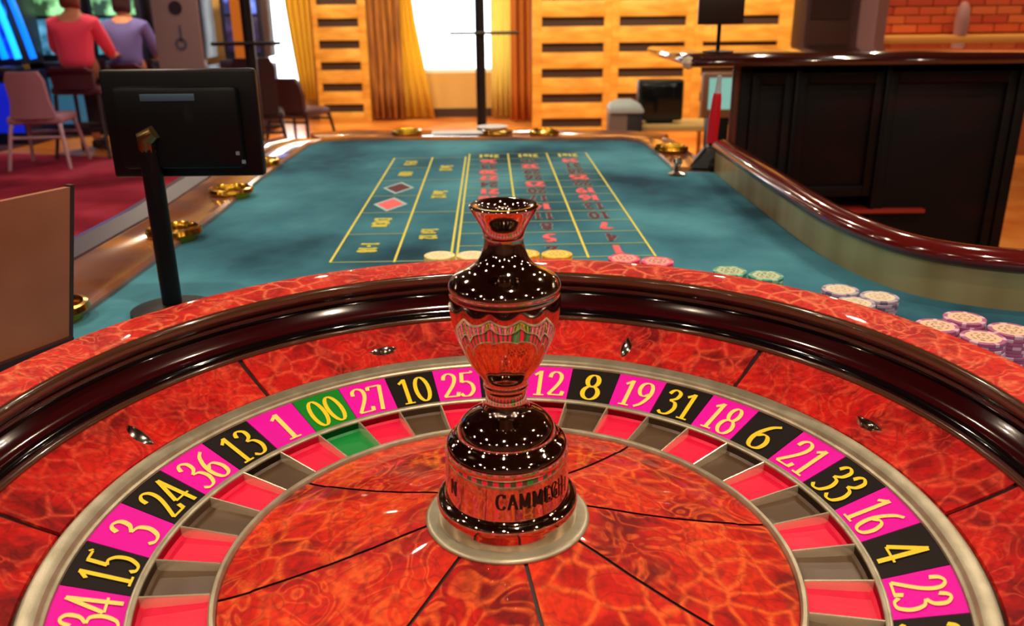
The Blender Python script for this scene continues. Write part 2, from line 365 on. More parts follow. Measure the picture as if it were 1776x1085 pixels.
# ------------------------------------------------------------------ honey wood slotted panels
def slotted(name, label, x0, x1, sx0, sx1, y, ztop, rows, sh):
    t = thing(name, label, 'wall panel', ((x0+x1)/2, y, 0), 0, None); cx = (x0+x1)/2
    bm = bmn(); box(bm, x0-cx, x1-cx, .03, .05, 0, ztop); obj('backing', bm, M_slotdark, t, False)
    for a, b_ in ((x0, sx0), (sx1, x1)):
        bm = bmn(); box(bm, a-cx, b_-cx, 0, .03, 0, ztop, .003); obj('stile', bm, M_gold_wood, t)
    zs = [0]+[v for r in rows for v in (r-sh/2, r+sh/2)]+[ztop]
    for i in range(0, len(zs), 2):
        bm = bmn(); box(bm, sx0-cx, sx1-cx, 0, .028, zs[i], zs[i+1], .002); obj('slat', bm, M_gold_wood, t)
    return t
rowL = [.14+.231*i for i in range(12)]
slotted('slotted_panel', 'narrow honey wood panel with stacked dark slots left of the bright window', -2.09, -1.49, -2.03, -1.58, 9.45, 2.9, rowL, .088)
rowR = [.106+.2405*i for i in range(11)]
for nm, a, b_, s0, s1 in (('widest gap to curtain: slotted honey wood panel beside the orange drape', .30, 1.075, .395, 1.0), ('middle of the three joined slotted honey wood panels, above the grey bin', 1.075, 1.88, 1.15, 1.795), ('right slotted honey wood panel behind the small screen on a black stem', 1.88, 2.86, 1.97, 2.70)):
    slotted('slotted_panel', nm.replace('widest gap to curtain: ', ''), a, b_, s0, s1, 8.2, 2.9, rowR, .088)

# ------------------------------------------------------------------ curtains
def curtain(label, pts, z0, z1, amp, nf, m, flare=None):
    (x0, y0), (x1, y1) = pts; bm = bmn(); n = nf*8; rows = []
    for k in range(9):
        f = k/8; z = z0+(z1-z0)*f; row = []
        for i in range(n+1):
            s = i/n; a0_, a1_ = (flare(f) if flare else (x0, x1))
            row.append(bm.verts.new((a0_+(a1_-a0_)*s, y0+(y1-y0)*s+amp*sin(2*pi*nf*s+.6*sin(3*f)), z)))
        rows.append(row)
    for A, B in zip(rows[:-1], rows[1:]):
        for i in range(n): bm.faces.new((A[i], A[i+1], B[i+1], B[i]))
    o = obj('curtain', bm, m); md = o.modifiers.new('thick', 'SOLIDIFY'); md.thickness = .006
    tag(o, label, 'curtain'); return o
curtain('yellow curtain by the left window, beside the narrow slotted panel', ((-2.42, 9.40), (-2.10, 9.40)), .25, 2.8, .03, 4, M_curt_y, lambda f: (-2.42+.16*(1-f)**2, -2.10))
curtain('brown gold drape right of the narrow slotted panel', ((-1.48, 9.42), (-1.12, 9.42)), .02, 2.8, .035, 5, M_curt_b)
curtain('sheer yellow curtain flaring at the left edge of the bright window', ((-1.16, 9.54), (-.9, 9.54)), .02, 2.8, .025, 4, M_curt_y, lambda f: (-1.17, -1.0+.22*max(0, 1-f*2.2)))
curtain('cream sheer curtain right of the black post', ((-.12, 9.5), (.12, 9.5)), .02, 2.8, .03, 4, M_curt_w)
curtain('narrow orange drape between cream sheer curtain and slotted panel', ((.10, 9.1), (.33, 9.1)), .02, 2.8, .03, 3, M_curt_o)

# ------------------------------------------------------------------ posts with crossbars
def post(label, x, y, rad, zt, bar, x0, x1):
    t = thing('signal_post', label, 'post', (x, y, 0))
    bm = bmn(); lathe(bm, [(0, 0), (.17, 0), (.17, .015), (.03, .03), (0, .03)], 28); obj('base', bm, M_blackmetal, t)
    bm = bmn(); tube(bm, [(0, 0, .02), (0, 0, zt)], rad, 16); obj('pole', bm, M_blackmetal, t)
    bm = bmn(); tube(bm, [(x0-x, -.05, bar), (x1-x, -.05, bar)], .014, 10); obj('crossbar', bm, M_blackmetal, t)
post('black post with thin crossbar in front of the bright window', -.19, 7.5, .045, 2.4, .992, -.46, .158)
post('black post with thin crossbar beside the dark chairs on the left', -1.83, 6.0, .04, 2.4, .976, -2.09, -1.59)

# ================================================================== ROULETTE TABLE
ZT = .8475; U = .29; ZN = .8575
def sh(x, y): return x-.014*(y-.72)/.97                       # the printed layout sits slightly askew
tb = thing('roulette_table', 'long roulette table with teal felt, printed betting layout and brass cup holders', 'table', (0, .7, 0))
def TP(name, bm, m, smooth=True):                             # a part of the table given in world coordinates
    for v in bm.verts: v.co.y -= .7
    return obj(name, bm, m, tb, smooth)
railp = crom([(.475, 1.40, 0), (.472, 1.09, 0), (.471, .80, 0), (.480, .67, 0), (.508, .56, 0), (.56, .495, 0), (.64, .455, 0), (.78, .425, 0), (.95, .41, 0)], 8)
railp = [(p.x, p.y) for p in railp]
felt = [(-.52, -.62), (1.02, -.62), (1.02, .41)]+railp[::-1]+[(.388, 1.42), (.387, 1.60), (.384, 1.80), (.37, 1.86), (.335, 1.903), (-.46, 1.965), (-.51, 1.94), (-.535, 1.87), (-.535, 1.385), (-.52, 1.0)]
def holed(poly, r, z0, z1):                                    # slab with a round opening for the wheel
    bm = bmn(); loops = []
    for pts in (poly, [(r*cos(2*pi*i/96), r*sin(2*pi*i/96)) for i in range(96)]):
        vs = [bm.verts.new((x, y, z1)) for x, y in pts]; es = [bm.edges.new((vs[i], vs[(i+1) % len(vs)])) for i in range(len(vs))]; loops += es
    fs = [g for g in bmesh.ops.triangle_fill(bm, use_beauty=True, edges=loops)['geom'] if isinstance(g, bmesh.types.BMFace)]
    for f in fs:
        c = f.calc_center_median()
    ex = bmesh.ops.extrude_face_region(bm, geom=fs)
    for v in ex['geom']:
        if isinstance(v, bmesh.types.BMVert): v.co.z = z0
    return bm
TP('felt', holed(felt, .392, ZT-.02, ZT), M_felt, False)
# rails
M_rail = mottled('rail_lacquer', (150, 84, 40), (132, 92, 84), (206, 132, 62), 5, .14, coat=1, detail=2)
M_pad = P('grey_blue_pad', (66, 58, 76), .35)
lr = [(-.52, -.62), (-.52, 1.0), (-.535, 1.385), (-.535, 1.87), (-.51, 1.94), (-.46, 1.965), (.335, 1.903), (.37, 1.86), (.384, 1.80), (.387, 1.60), (.388, 1.43)]
sec = [(0, ZT-.02), (0, ZT+.006), (.006, ZT+.010), (.02, ZT+.008), (.12, ZT+.006), (.13, ZT+.012), (.14, ZT+.006), (.14, ZT-.03)]
# travelling up the left side the outside lies to the left (offset +)
bm = bmn(); sweep(bm, lr[:5], sec); TP('left_rail', bm, M_rail)
sec2 = [(o*.95, z) for o, z in sec]
bm = bmn(); sweep(bm, lr[4:8], sec2); TP('far_rail', bm, M_rail)
sec3 = [(o*.6, z) for o, z in sec]
bm = bmn(); sweep(bm, [(.37, 1.86), (.384, 1.80), (.387, 1.60), (.388, 1.43)], sec3); TP('corner_rail', bm, M_rail)
bm = bmn(); sweep(bm, [(-.695, -.62), (-.66, 1.0), (-.676, 1.385), (-.676, 1.87)], [(-.03, ZT-.02), (-.028, ZT+.01), (0, ZT+.022), (.03, ZT+.012), (.045, ZT-.012), (.03, ZT-.05), (-.03, ZT-.05)]); TP('arm_pad', bm, M_pad)
# croupier side wall: brass coloured band with lacquered cap
M_band = mottled('brushed_brass_band', (168, 134, 84), (208, 184, 134), (238, 214, 160), 6, .30, metal=.6, sx=(1, 1, .2))
bm = bmn(); sweep(bm, railp, [(0, ZT-.02), (0, ZT+.047), (.012, ZT+.047), (.012, ZT-.02)]); TP('side_band', bm, M_band)
M_cap = P('cap_lacquer', (92, 20, 20), .12, coat=1)
bm = bmn(); sweep(bm, [(x, y) for x, y in railp], [(.016+.025*cos(a), ZT+.058+.0145*sin(a)) for a in [2*pi*k/16 for k in range(16)]]); TP('side_cap', bm, M_cap)
# body below
bm = bmn(); prism(bm, [(-.60, -.55), (.98, -.55), (.98, .38), (.45, .5), (.42, 1.8), (-.55, 1.9)], ZT-.16, ZT-.03); TP('apron', bm, M_cabred, False)
for y0 in (-.2, 1.35):
    bm = bmn(); box(bm, -.32, .30, y0, y0+.35, .0, ZT-.16, .01); TP('pedestal', bm, M_cab)
# cup holders
bmc = bmn(); lathe(bmc, [(.026, -.03), (.033, -.025), (.034, .004), (.038, .011), (.043, .010), (.045, .003), (.043, 0), (.036, -.002), (.034, -.035), (0, -.035), (0, -.03)], 36)
cup0 = obj('cup_holder', bmc, M_brass, tb)
for k, (x, y) in enumerate([(-.552, .475), (-.540, .86), (-.546, 1.19), (-.575, 1.53), (-.28, 2.02), (-.015, 1.995), (.12, 1.985), (.425, 1.66)]):
    c = cup0 if k == 0 else copy_part(cup0, tb)
    c.location = (x, y-.7, ZT+.010)
# ---- printed layout
rows = [.722, .796, .874, .953, 1.028, 1.105, 1.177, 1.250, 1.322, 1.395, 1.465, 1.537, 1.612, 1.691]
ZP = ZT+.0006
def line(bm, p, q, w, z=ZP):
    p = Vector(p); q = Vector(q); d = (q-p).normalized(); n_ = Vector((-d.y, d.x))*w/2
    bm.faces.new([bm.verts.new((v.x, v.y, z)) for v in (p+n_, q+n_, q-n_, p-n_)])
def lx(x, y): return (sh(x, y), y)
bm = bmn()
for x, a, b_ in ((-.258, .709, 1.64), (-.163, .706, 1.645), (-.080, .712, 1.65), (-.071, .712, 1.69), (.027, .714, 1.69), (.126, .717, 1.69)): line(bm, lx(x, a), lx(x, b_), .0038, ZP+.0002)
line(bm, lx(.227, .72), lx(.227, 1.69), .0034, ZP+.0002)
TP('layout_rule', bm, M_line_y, False)['label'] = 'long yellow rules of the betting layout'
bm = bmn()
for y in rows: line(bm, lx(-.071, y-.004), lx(.227, y+.003), .0042)
for y in (.709, .874, 1.032, 1.181, 1.342, 1.496, 1.634): line(bm, lx(-.258, y), lx(-.163, y+.002), .0042)
for y in (.711, 1.034, 1.344, 1.638): line(bm, lx(-.163, y), lx(-.080, y+.002), .0042)
TP('layout_cross_rule', bm, M_line_p, False)['label'] = 'pale green cross rules of the betting layout'
REDS = {1, 3, 5, 7, 9, 12, 14, 16, 18, 19, 21, 23, 25, 27, 30, 32, 34, 36}
def num_print(txt, cx, cy, h, wscale, fill, outl, up=(0, -1), right=(-1, 0)):
    def fn(dz):
        def f(u, v, k): return (cx+right[0]*u*h*wscale+up[0]*(v-.5)*h, cy-.7+right[1]*u*h*wscale+up[1]*(v-.5)*h, ZP+dz+k*.00002)
        return f
    bm = bmn(); text_bm(bm, txt, fn(0), .24, .34, .12, 1); text_bm(bm, txt, fn(.0006), .12, .20, .12, 0)
    return obj('number_print' if txt.isdigit() else 'word_print', bm, [fill, outl], tb, False)
xc = {3: -.022, 2: .0765, 1: .1765}
for r in range(12):
    for c in (1, 2, 3):
        nn = 3*r+c; y = (rows[r]+rows[r+1])/2
        red = nn in REDS
        num_print(str(nn), sh(xc[c], y), y, .046, .70, M_pr_red if red else M_pr_dred, M_pr_red if red else M_pr_gry)
for c in (1, 2, 3): y = (rows[12]+rows[13])/2; num_print('2to1', sh(xc[c], y), y, .040, .55, M_line_y, M_line_p)
for txt, cy in (('1-18', .79), ('EVEN', .955), ('ODD', 1.42), ('19-36', 1.565)):
    num_print(txt, sh(-.211, cy), cy, .026, .9 if len(txt) < 5 else .75, M_line_y, M_line_y, up=(1, 0), right=(0, -1))
for txt, cy in (('1st 12', .872), ('2nd 12', 1.19), ('3rd 12', 1.49)):
    num_print(txt, sh(-.1215, cy), cy, .026, .80, M_line_y, M_line_y, up=(1, 0), right=(0, -1))
for cy, m, lb in ((1.105, M_pr_red, 'pink diamond with pale border printed on the felt'), (1.262, M_pr_dred, 'maroon diamond with pale border printed on the felt')):
    bm = bmn(); cx = sh(-.211, cy)
    for s, z, mi in ((1, .0000, 1), (.78, .0003, 0)):
        bm.faces.new([bm.verts.new((cx+a*.033*s, cy-.7+b_*.062*s, ZP+z)) for a, b_ in ((1, 0), (0, 1), (-1, 0), (0, -1))]).material_index = mi
    obj('diamond_print', bm, [m, M_pr_wht], tb, False)['label'] = lb

# ================================================================== ROULETTE BOWL
def UZ(prof, k=U): return [(r*k, z*k) for r, z in prof]
bowl = thing('wheel_bowl', 'round red burl roulette bowl with black lacquered ball track and steel deflectors', 'wheel bowl', (0, 0, ZN))
def BP(name, prof, m, segs=160, closed=False, a0=0, a1=2*pi, parent=bowl):
    bm = bmn(); lathe(bm, UZ(prof), segs, a0, a1, closed=closed); return obj(name, bm, m, parent)
BP('outer_rim', [(1.372, -.034), (1.40, -.02), (1.412, .10), (1.412, .24), (1.408, .268), (1.400, .277), (1.36, .279), (1.262, .2685), (1.258, .262)], M_rim)
def arc(cx, cz, rx, rz, a0, a1, n=8): return [(cx+rx*cos(R(a0+(a1-a0)*i/n)), cz+rz*sin(R(a0+(a1-a0)*i/n))) for i in range(n+1)]
BP('upper_lip', [(1.262, .262)]+arc(1.262, .247, .014, .020, 90, 215, 10)+[(1.262, .226)], M_lip)
BP('track_wall', [(1.262, .232), (1.277, .222), (1.286, .205), (1.286, .19), (1.280, .178)], M_blk)
BP('ball_track', [(1.280, .180), (1.272, .168), (1.262, .150), (1.250, .138), (1.240, .134)], M_maroon)
BP('track_ledge', [(1.242, .136), (1.234, .137), (1.226, .132), (1.221, .122), (1.2195, .110)], M_blk)
BP('lower_lip', arc(1.222, .105, .007, .010, 100, 260, 6), M_lip)
BP('bowl_under', [(1.222, .094), (1.057, .008), (1.057, -.125), (.2, -.125), (0, -.125)], M_inlay, 96)
seg0 = None
for k in range(8):
    if seg0 is None:
        g = R(.38); bm = bmn(); lathe(bm, UZ([(1.220, .100), (1.19, .082), (1.12, .048), (1.062, .022), (1.060, .012), (1.12, .036), (1.21, .086)]), 24, g, R(45)-g, closed=True); seg0 = obj('bowl_wood_segment', bm, M_bowl, bowl); seg0.rotation_euler.z = R(.8)
    else: copy_part(seg0, bowl, R(.8+45*k))
# deflectors: canoe shaped studs, alternately across and along the slope
bm = bmn(); n = 14; rr = []
Ld, Wd, Hd = .0150, .0048, .0050
for i in range(n+1):
    t = -1+2*i/n; w = Wd*max(0, (1-t*t))**.9; h = Hd*max(0, 1-t*t)**.6
    if i in (0, n): rr.append([bm.verts.new((t*Ld, 0, 0))]); continue
    rr.append([bm.verts.new((t*Ld, w*sx, h*z)) for sx, z in ((-1.25, 0), (-1, .22), (-.45, .8), (0, 1), (.45, .8), (1, .22), (1.25, 0))])
for A, B in zip(rr[:-1], rr[1:]):
    for j in range(6):
        if len(A) == 1: bm.faces.new((A[0], B[j+1], B[j]))
        elif len(B) == 1: bm.faces.new((A[j], A[j+1], B[0]))
        else: bm.faces.new((A[j], A[j+1], B[j+1], B[j]))
d0 = obj('deflector', bm, M_defl)
slope = math.atan2(.100-.022, 1.220-1.062)
for k in range(8):
    a = R(22.5+45*k+(.3 if k % 2 else 0)); c = d0 if k == 0 else d0.copy()
    if k: COL.objects.link(c)
    c.parent = bowl; rad_dir = k % 2 == 1; r = 1.122
    er = Vector((cos(a)*cos(slope), sin(a)*cos(slope), sin(slope))); et = Vector((-sin(a), cos(a), 0)); nz = er.cross(et)
    X, Y = (er, et) if rad_dir else (et, -er)
    pos = Vector((r*U*cos(a), r*U*sin(a), .0495*U))
    c.matrix_local = Matrix(((X.x, Y.x, nz.x, pos.x), (X.y, Y.y, nz.y, pos.y), (X.z, Y.z, nz.z, pos.z), (0, 0, 0, 1)))

# ================================================================== ROULETTE ROTOR
rot = thing('wheel_rotor', 'numbered roulette rotor with magenta and black plates, coloured pockets and polished turret', 'roulette wheel', (0, 0, ZN))
def RP(name, prof, m, segs=152, closed=False, parent=rot): return BP(name, prof, m, segs, closed, parent=parent)
RP('outer_ring', [(1.050, -.02), (1.052, .018), (1.049, .0265), (1.043, .028), (1.014, .020), (1.010, .013), (1.0095, .009), (1.006, .010), (1.001, .006), (1.000, -.002)], M_alu)
RP('pocket_rim', [(.8600, -.0510), (.8575, -.0500), (.850, -.0515), (.846, -.056), (.845, -.078)], M_alu)
RP('cone_rim', [(.694, -.092), (.693, -.074), (.689, -.0695), (.681, -.0695), (.677, -.074), (.676, -.088)], M_alu)
ORDER = ['15', '3', '24', '36', '13', '1', '00', '27', '10', '25', '29', '12', '8', '19', '31', '18', '6', '21', '33', '16', '4', '23', '35', '14', '2', '0', '28', '9', '26', '30', '11', '7', '20', '32', '17', '5', '22', '34']
TH0 = 3.3179; DA = 2*pi/38
RO, ZO, RI, ZI = .9995, .0003, .8604, -.0520
def cone_z(r): return ZI+(ZO-ZI)*(r-RI)/(RO-RI)
def plate_mesh(mname, m):
    bm = bmn(); g = .0012
    lathe(bm, UZ([(RO, ZO), (RI, ZI), (RI, ZI-.01), (RO, ZO-.01)]), 4, -DA/2+g, DA/2-g, closed=True)
    me = bpy.data.meshes.new(mname); bmesh.ops.recalc_face_normals(bm, faces=bm.faces); bm.to_mesh(me); bm.free(); me.materials.append(m); return me
pm = {'r': plate_mesh('plate_magenta', M_mag), 'b': plate_mesh('plate_black', M_num_blk), 'g': plate_mesh('plate_green', M_num_grn)}
def pocket_mesh(mname, m):
    bm = bmn(); prof = UZ([(.8448, -.060), (.8448, -.080), (.838, -.0865), (.78, -.0885), (.703, -.0905), (.6935, -.088), (.6935, -.096), (.8448, -.095)])
    lathe(bm, prof, 4, -DA/2, DA/2, closed=True)
    me = bpy.data.meshes.new(mname); bmesh.ops.recalc_face_normals(bm, faces=bm.faces); bm.to_mesh(me); bm.free(); me.materials.append(m)
    me.polygons.foreach_set('use_smooth', [True]*len(me.polygons)); me.set_sharp_from_angle(angle=R(30)); return me
km = {'r': pocket_mesh('pocket_red', M_pk_red), 'b': pocket_mesh('pocket_brown', M_pk_blk), 'g': pocket_mesh('pocket_green', M_pk_grn)}
bm = bmn()                                                    # fret: thin raised divider with rounded top
pr = [(-.0042, -.098), (-.0036, -.064), (-.0022, -.0595), (0, -.058), (.0022, -.0595), (.0036, -.064), (.0042, -.098)]
A = [bm.verts.new((.8455*U, u*U, (z+.003)*U)) for u, z in pr]; B = [bm.verts.new((.693*U, u*U, (z-.012 if z > -.09 else z)*U)) for u, z in pr]
for j in range(len(pr)-1): bm.faces.new((A[j], A[j+1], B[j+1], B[j]))
bm.faces.new(A); bm.faces.new(B[::-1]); fret0 = obj('fret', bm, M_fret, rot)
for k, s in enumerate(ORDER):
    c = 'g' if s in ('0', '00') else ('r' if int(s) in REDS else 'b'); am = TH0-(k+.5)*DA
    p = bpy.data.objects.new('number_plate', pm[c]); COL.objects.link(p); p.parent = rot; p.rotation_euler.z = am
    p['label'] = {'r': 'magenta', 'b': 'black', 'g': 'green'}[c]+' plate numbered '+s
    q = bpy.data.objects.new('pocket', km[c]); COL.objects.link(q); q.parent = rot; q.rotation_euler.z = am
    q['label'] = {'r': 'red', 'b': 'brown', 'g': 'green'}[c]+' pocket below number '+s
    f = fret0 if k == 0 else copy_part(fret0, rot); f.rotation_euler.z = TH0-k*DA
    H = .118; ws = (.92 if len(s) == 2 else 1.08); v0 = .868
    def fn(u, v, j, H=H, ws=ws): r = v0+v*H*.93; return (r*U*cos(-u*H*ws/r), r*U*sin(-u*H*ws/r), (cone_z(r)+.0022+j*.00015)*U)
    bm = bmn(); text_bm(bm, s, fn, .05, .125, .03)
    obj('numeral', bm, M_cream if c == 'r' else M_yel, p, False)
# cone with eight veneer segments
cprof = [(.675, -.082), (.650, -.079), (.604, -.071), (.596, -.067), (.52, -.050), (.42, -.025), (.32, .004), (.25, .027), (.185, .047)]
RP('cone_base', [(r, z-.0035) for r, z in cprof], M_inlay, 96)
seg = None
for k in range(8):
    a = R(11.5+45*k)
    if seg is None:
        bm = bmn(); rows_ = []
        gap = .0045                                            # constant width joint
        for lay in (0, 1):
            for (r, z) in (cprof if lay == 0 else cprof[::-1]):
                g = gap/r; rows_.append([bm.verts.new((r*U*cos(g+(pi/4-2*g)*i/16), r*U*sin(g+(pi/4-2*g)*i/16), (z-(.006 if lay else 0))*U)) for i in range(17)])
        m_ = len(rows_)
        for i in range(m_):
            A, B = rows_[i], rows_[(i+1) % m_]
            for j in range(16): bm.faces.new((A[j], A[j+1], B[j+1], B[j]))
        seg = obj('cone_wood_segment', bm, M_cone, rot); seg.rotation_euler.z = a
    else: copy_part(seg, rot, a)
# turret
tur = empty('turret', (0, 0, 0), 0, rot)
def TU(name, prof, m, segs=96, mod=None, n=5, smoothp=True):
    pp = [(v.x, v.y) for v in crom([(r, z, 0) for r, z in prof], n)] if smoothp else prof
    bm = bmn(); lathe(bm, UZ([(max(r, 0), z) for r, z in pp]), segs, mod=mod); return obj(name, bm, m, tur)
TU('flange', [(.150, .058), (.172, .0565), (.188, .0545), (.1935, .050), (.1925, .045), (.186, .043)], M_alu, n=3)
TU('base_drum', [(.158, .046), (.1625, .055), (.1630, .080), (.1645, .095), (.1640, .106), (.158, .113), (.148, .117), (.1445, .121)], M_turret, n=4)
TU('name_band', [(.1442, .118), (.1435, .130), (.1415, .205), (.1405, .222)], M_turret, n=3)
TU('shoulder', [(.1405, .220), (.1425, .226), (.142, .238), (.136, .252), (.124, .262), (.1195, .267)], M_turret, n=5)
TU('upper_dome', [(.119, .266), (.1135, .271), (.112, .279), (.106, .293), (.092, .308), (.072, .320), (.056, .330), (.050, .340)], M_turret, n=5)
TU('neck', [(.050, .338), (.0465, .350), (.0465, .368), (.0475, .378)], M_turret, n=4)
def flute(a, r, z):
    f = max(0, min(1, (z/U-.40)/.10))*max(0, min(1, (.598-z/U)/.05))
    return 1+.030*f*(abs(cos(a*6))-.6)
TU('vase', [(.0475, .376), (.051, .386), (.050, .396), (.054, .408), (.066, .424), (.080, .444), (.094, .474), (.1075, .510), (.116, .545), (.1205, .575), (.1215, .600), (.1205, .612), (.1215, .618), (.1195, .628), (.110, .640), (.094, .650), (.074, .660), (.058, .674), (.0485, .692), (.0435, .710), (.0425, .728), (.046, .744), (.054, .760), (.064, .776), (.0715, .789), (.073, .794), (.069, .7975)], M_turret, 192, flute, 6)
TU('mouth', [(.0695, .7975), (.060, .7965), (.050, .790), (.044, .778), (.038, .757), (.0, .750)], M_turret, n=4)
TU('finial', [(.0, .790), (.010, .789), (.018, .783), (.020, .774), (.014, .765), (.012, .752)], M_turret, n=4)
def band_text(s, a_start, h, zc, ws):
    qs, tot = text_quads(s, .07, .2, .10)
    def fn(u, v, j):
        r = .1424+.0006+j*.00012; a = a_start+(u+tot/2)*h*ws/r
        return (r*U*cos(a), r*U*sin(a), (zc+(v-.5)*h)*U)
    bm = bmn(); text_bm(bm, s, fn, .07, .2, .10); return bm
obj('inscription', band_text('CAMMEGH', R(-100), .036, .170, 1.0), M_engr, tur, False)
obj('inscription', band_text('N', R(-152), .036, .170, 1.0), M_engr, tur, False)

# ================================================================== CHIPS
def chip_proto(name, edge, edge2, face, mark):
    bm = bmn(); r, t = .0198, .0036; segs = 32
    lathe(bm, [(0, 0), (r-.0006, 0), (r, .0005), (r, t-.0005), (r-.0006, t), (r*.80, t), (r*.78, t-.0001), (0, t-.0001)], segs)
    bm.faces.ensure_lookup_table()
    for f in bm.faces:
        c = f.calc_center_median(); a = math.atan2(c.y, c.x) % (pi/3); rr_ = math.hypot(c.x, c.y)
        if rr_ > r*.78: f.material_index = 1 if a < pi/9 else 0
        else: f.material_index = 2
    for i in range(8):                                         # ring of small marks on the inlay
        a = 2*pi*i/8; c = Vector((cos(a), sin(a), 0)); s = Vector((-sin(a), cos(a), 0)); z = Vector((0, 0, t+.0002))
        for rr0, w in ((.0098, .0022), (.0050, .0013)):
            bm.faces.new([bm.verts.new(c*(rr0+dr)+s*ds*w+z) for dr, ds in ((-.0008, -1), (.0008, -1), (.0008, 1), (-.0008, 1))]).material_index = 3
    me = bpy.data.meshes.new(name); bmesh.ops.recalc_face_normals(bm, faces=bm.faces); bm.to_mesh(me); bm.free()
    for m in (edge, edge2, face, mark): me.materials.append(m)
    return me
cY = chip_proto('chip_yellow', P('chip_yellow_edge', (238, 196, 30), .4), P('chip_gold', (226, 160, 20), .4), P('chip_yellow_face', (248, 220, 84), .45), P('chip_yellow_mark', (205, 150, 30), .5))
cC = chip_proto('chip_cream', P('chip_cream_edge', (240, 222, 150), .4), P('chip_pale_gold', (232, 206, 110), .4), P('chip_cream_face', (250, 236, 184), .45), P('chip_cream_mark', (222, 200, 140), .5))
cP = chip_proto('chip_pink', P('chip_pink_edge', (236, 52, 110), .4), P('chip_pink_light', (250, 130, 160), .4), P('chip_pink_face', (250, 168, 160), .45), P('chip_pink_mark', (160, 60, 70), .5))
cG = chip_proto('chip_green', P('chip_green_edge', (60, 150, 130), .4), P('chip_green_light', (150, 205, 180), .4), P('chip_green_face', (190, 206, 168), .45), P('chip_green_mark', (110, 140, 110), .5))
cW = chip_proto('chip_white', P('chip_grey_edge', (176, 166, 190), .4), P('chip_slate', (110, 100, 140), .4), P('chip_white_face', (232, 216, 190), .45), P('chip_white_mark', (200, 180, 150), .5))
cV = chip_proto('chip_violet', P('chip_violet_edge', (170, 90, 140), .4), P('chip_violet_light', (220, 180, 210), .4), P('chip_violet_face', (236, 200, 172), .45), P('chip_violet_mark', (190, 150, 120), .5))
NCH = 16
stacks = [(-.082, .537, cC, 'cream', 'cream chip on top of the leftmost chip stack behind the wheel'),
 (-.041, .536, cC, 'pale cream', 'cream chip topping the stack just left of the turret neck'),
 (.026, .540, cY, 'yellow', 'yellow chip topping the stack partly hidden by the turret neck'),
 (.067, .536, cY, 'yellow', 'yellow chip topping the stack clear of the turret on its right'),
 (.1495, .513, cP, 'pink', 'pink chip topping the left one of two pink stacks'),
 (.188, .498, cP, 'pink', 'pink chip topping the right one of two pink stacks'),
 (.266, .454, cG, 'green', 'green chip topping the left one of two green stacks'),
 (.303, .433, cG, 'green', 'green chip topping the right one of two green stacks'),
 (.369, .379, cW, 'white', 'off-white chip topping the back left stack of the off-white three'),
 (.401, .353, cW, 'white', 'off-white chip topping the right stack of the off-white three'),
 (.368, .335, cW, 'white', 'off-white chip topping the front stack of three, half hidden by the rim'),
 (.457, .284, cV, 'violet', 'violet-edged cream chip topping the rearmost stack of four by the rim'),
 (.420, .264, cV, 'violet', 'violet-edged cream chip topping the leftmost stack of four by the rim'),
 (.484, .250, cV, 'violet', 'violet-edged cream chip topping the rightmost stack of four by the rim'),
 (.448, .232, cV, 'violet', 'violet-edged cream chip topping the nearest stack of four by the rim')]
for si, (x, y, me, colr, lab) in enumerate(stacks):
    for k in range(NCH):
        o = bpy.data.objects.new('casino_chip', me); COL.objects.link(o)
        o.location = (x+random.uniform(-.0004, .0004), y+random.uniform(-.0004, .0004), ZT+.0008+k*.0036); o.rotation_euler.z = random.uniform(0, 6.28)
        if k == NCH-1: tag(o, lab, 'casino chip', colr+' chips topping the stacks behind the wheel')
        else: tag(o, lab.replace('chip on top of', 'chip below the top of').replace('chip topping', 'chip lower down in'), 'casino chip', 'chips inside '+lab.replace('chip on top of ', '@').replace('chip topping ', '@').split('@')[1])

# ================================================================== NEAR LEFT: screen on a pole, tan board
t = thing('croupier_screen', 'small black screen seen from behind on a slim black pole left of the wheel', 'monitor', (-.413, .50, ZT))
bm = bmn(); lathe(bm, [(0, 0), (.05, 0), (.05, .005), (.016, .012), (0, .012)], 32); obj('base', bm, M_black, t)
bm = bmn(); tube(bm, [(0, 0, .005), (0, 0, .215)], .0118, 20); obj('pole', bm, M_black, t)
bm = bmn()
x0, x1, z0, z1 = -.051, .1275, .166, .290
box(bm, x0, x1, .012, .028, z0, z1, .004); box(bm, x0+.018, x1-.018, -.004, .014, z0+.012, z1-.018, .006)
obj('housing', bm, M_black, t)
bm = bmn(); box(bm, x0+.006, x1-.006, .028, .0288, z0+.006, z1-.006); obj('display', bm, P('screen_off_glow', (60, 80, 110), .2, emit=.6), t, False)
bm = bmn(); box(bm, .0, .062, -.0055, -.0035, z1-.034, z1-.026, .0006); obj('vent_strip', bm, P('grey_blue_strip', (62, 88, 112), .4), t)
bm = bmn(); tube(bm, [(0, 0, .20), (0, -.002, .215), (.012, -.006, .222)], [.0118, .012, .008], 14); obj('swivel_joint', bm, P('worn_brass_joint', (150, 120, 80), .3, 1), t)
for k in range(2):
    bm = bmn(); box(bm, .108-.006*k, .112-.006*k, -.0055, -.0035, z0+.018+.010*k, z0+.022+.010*k); obj('port', bm, P('port_grey', (120, 130, 150), .4), t, False)

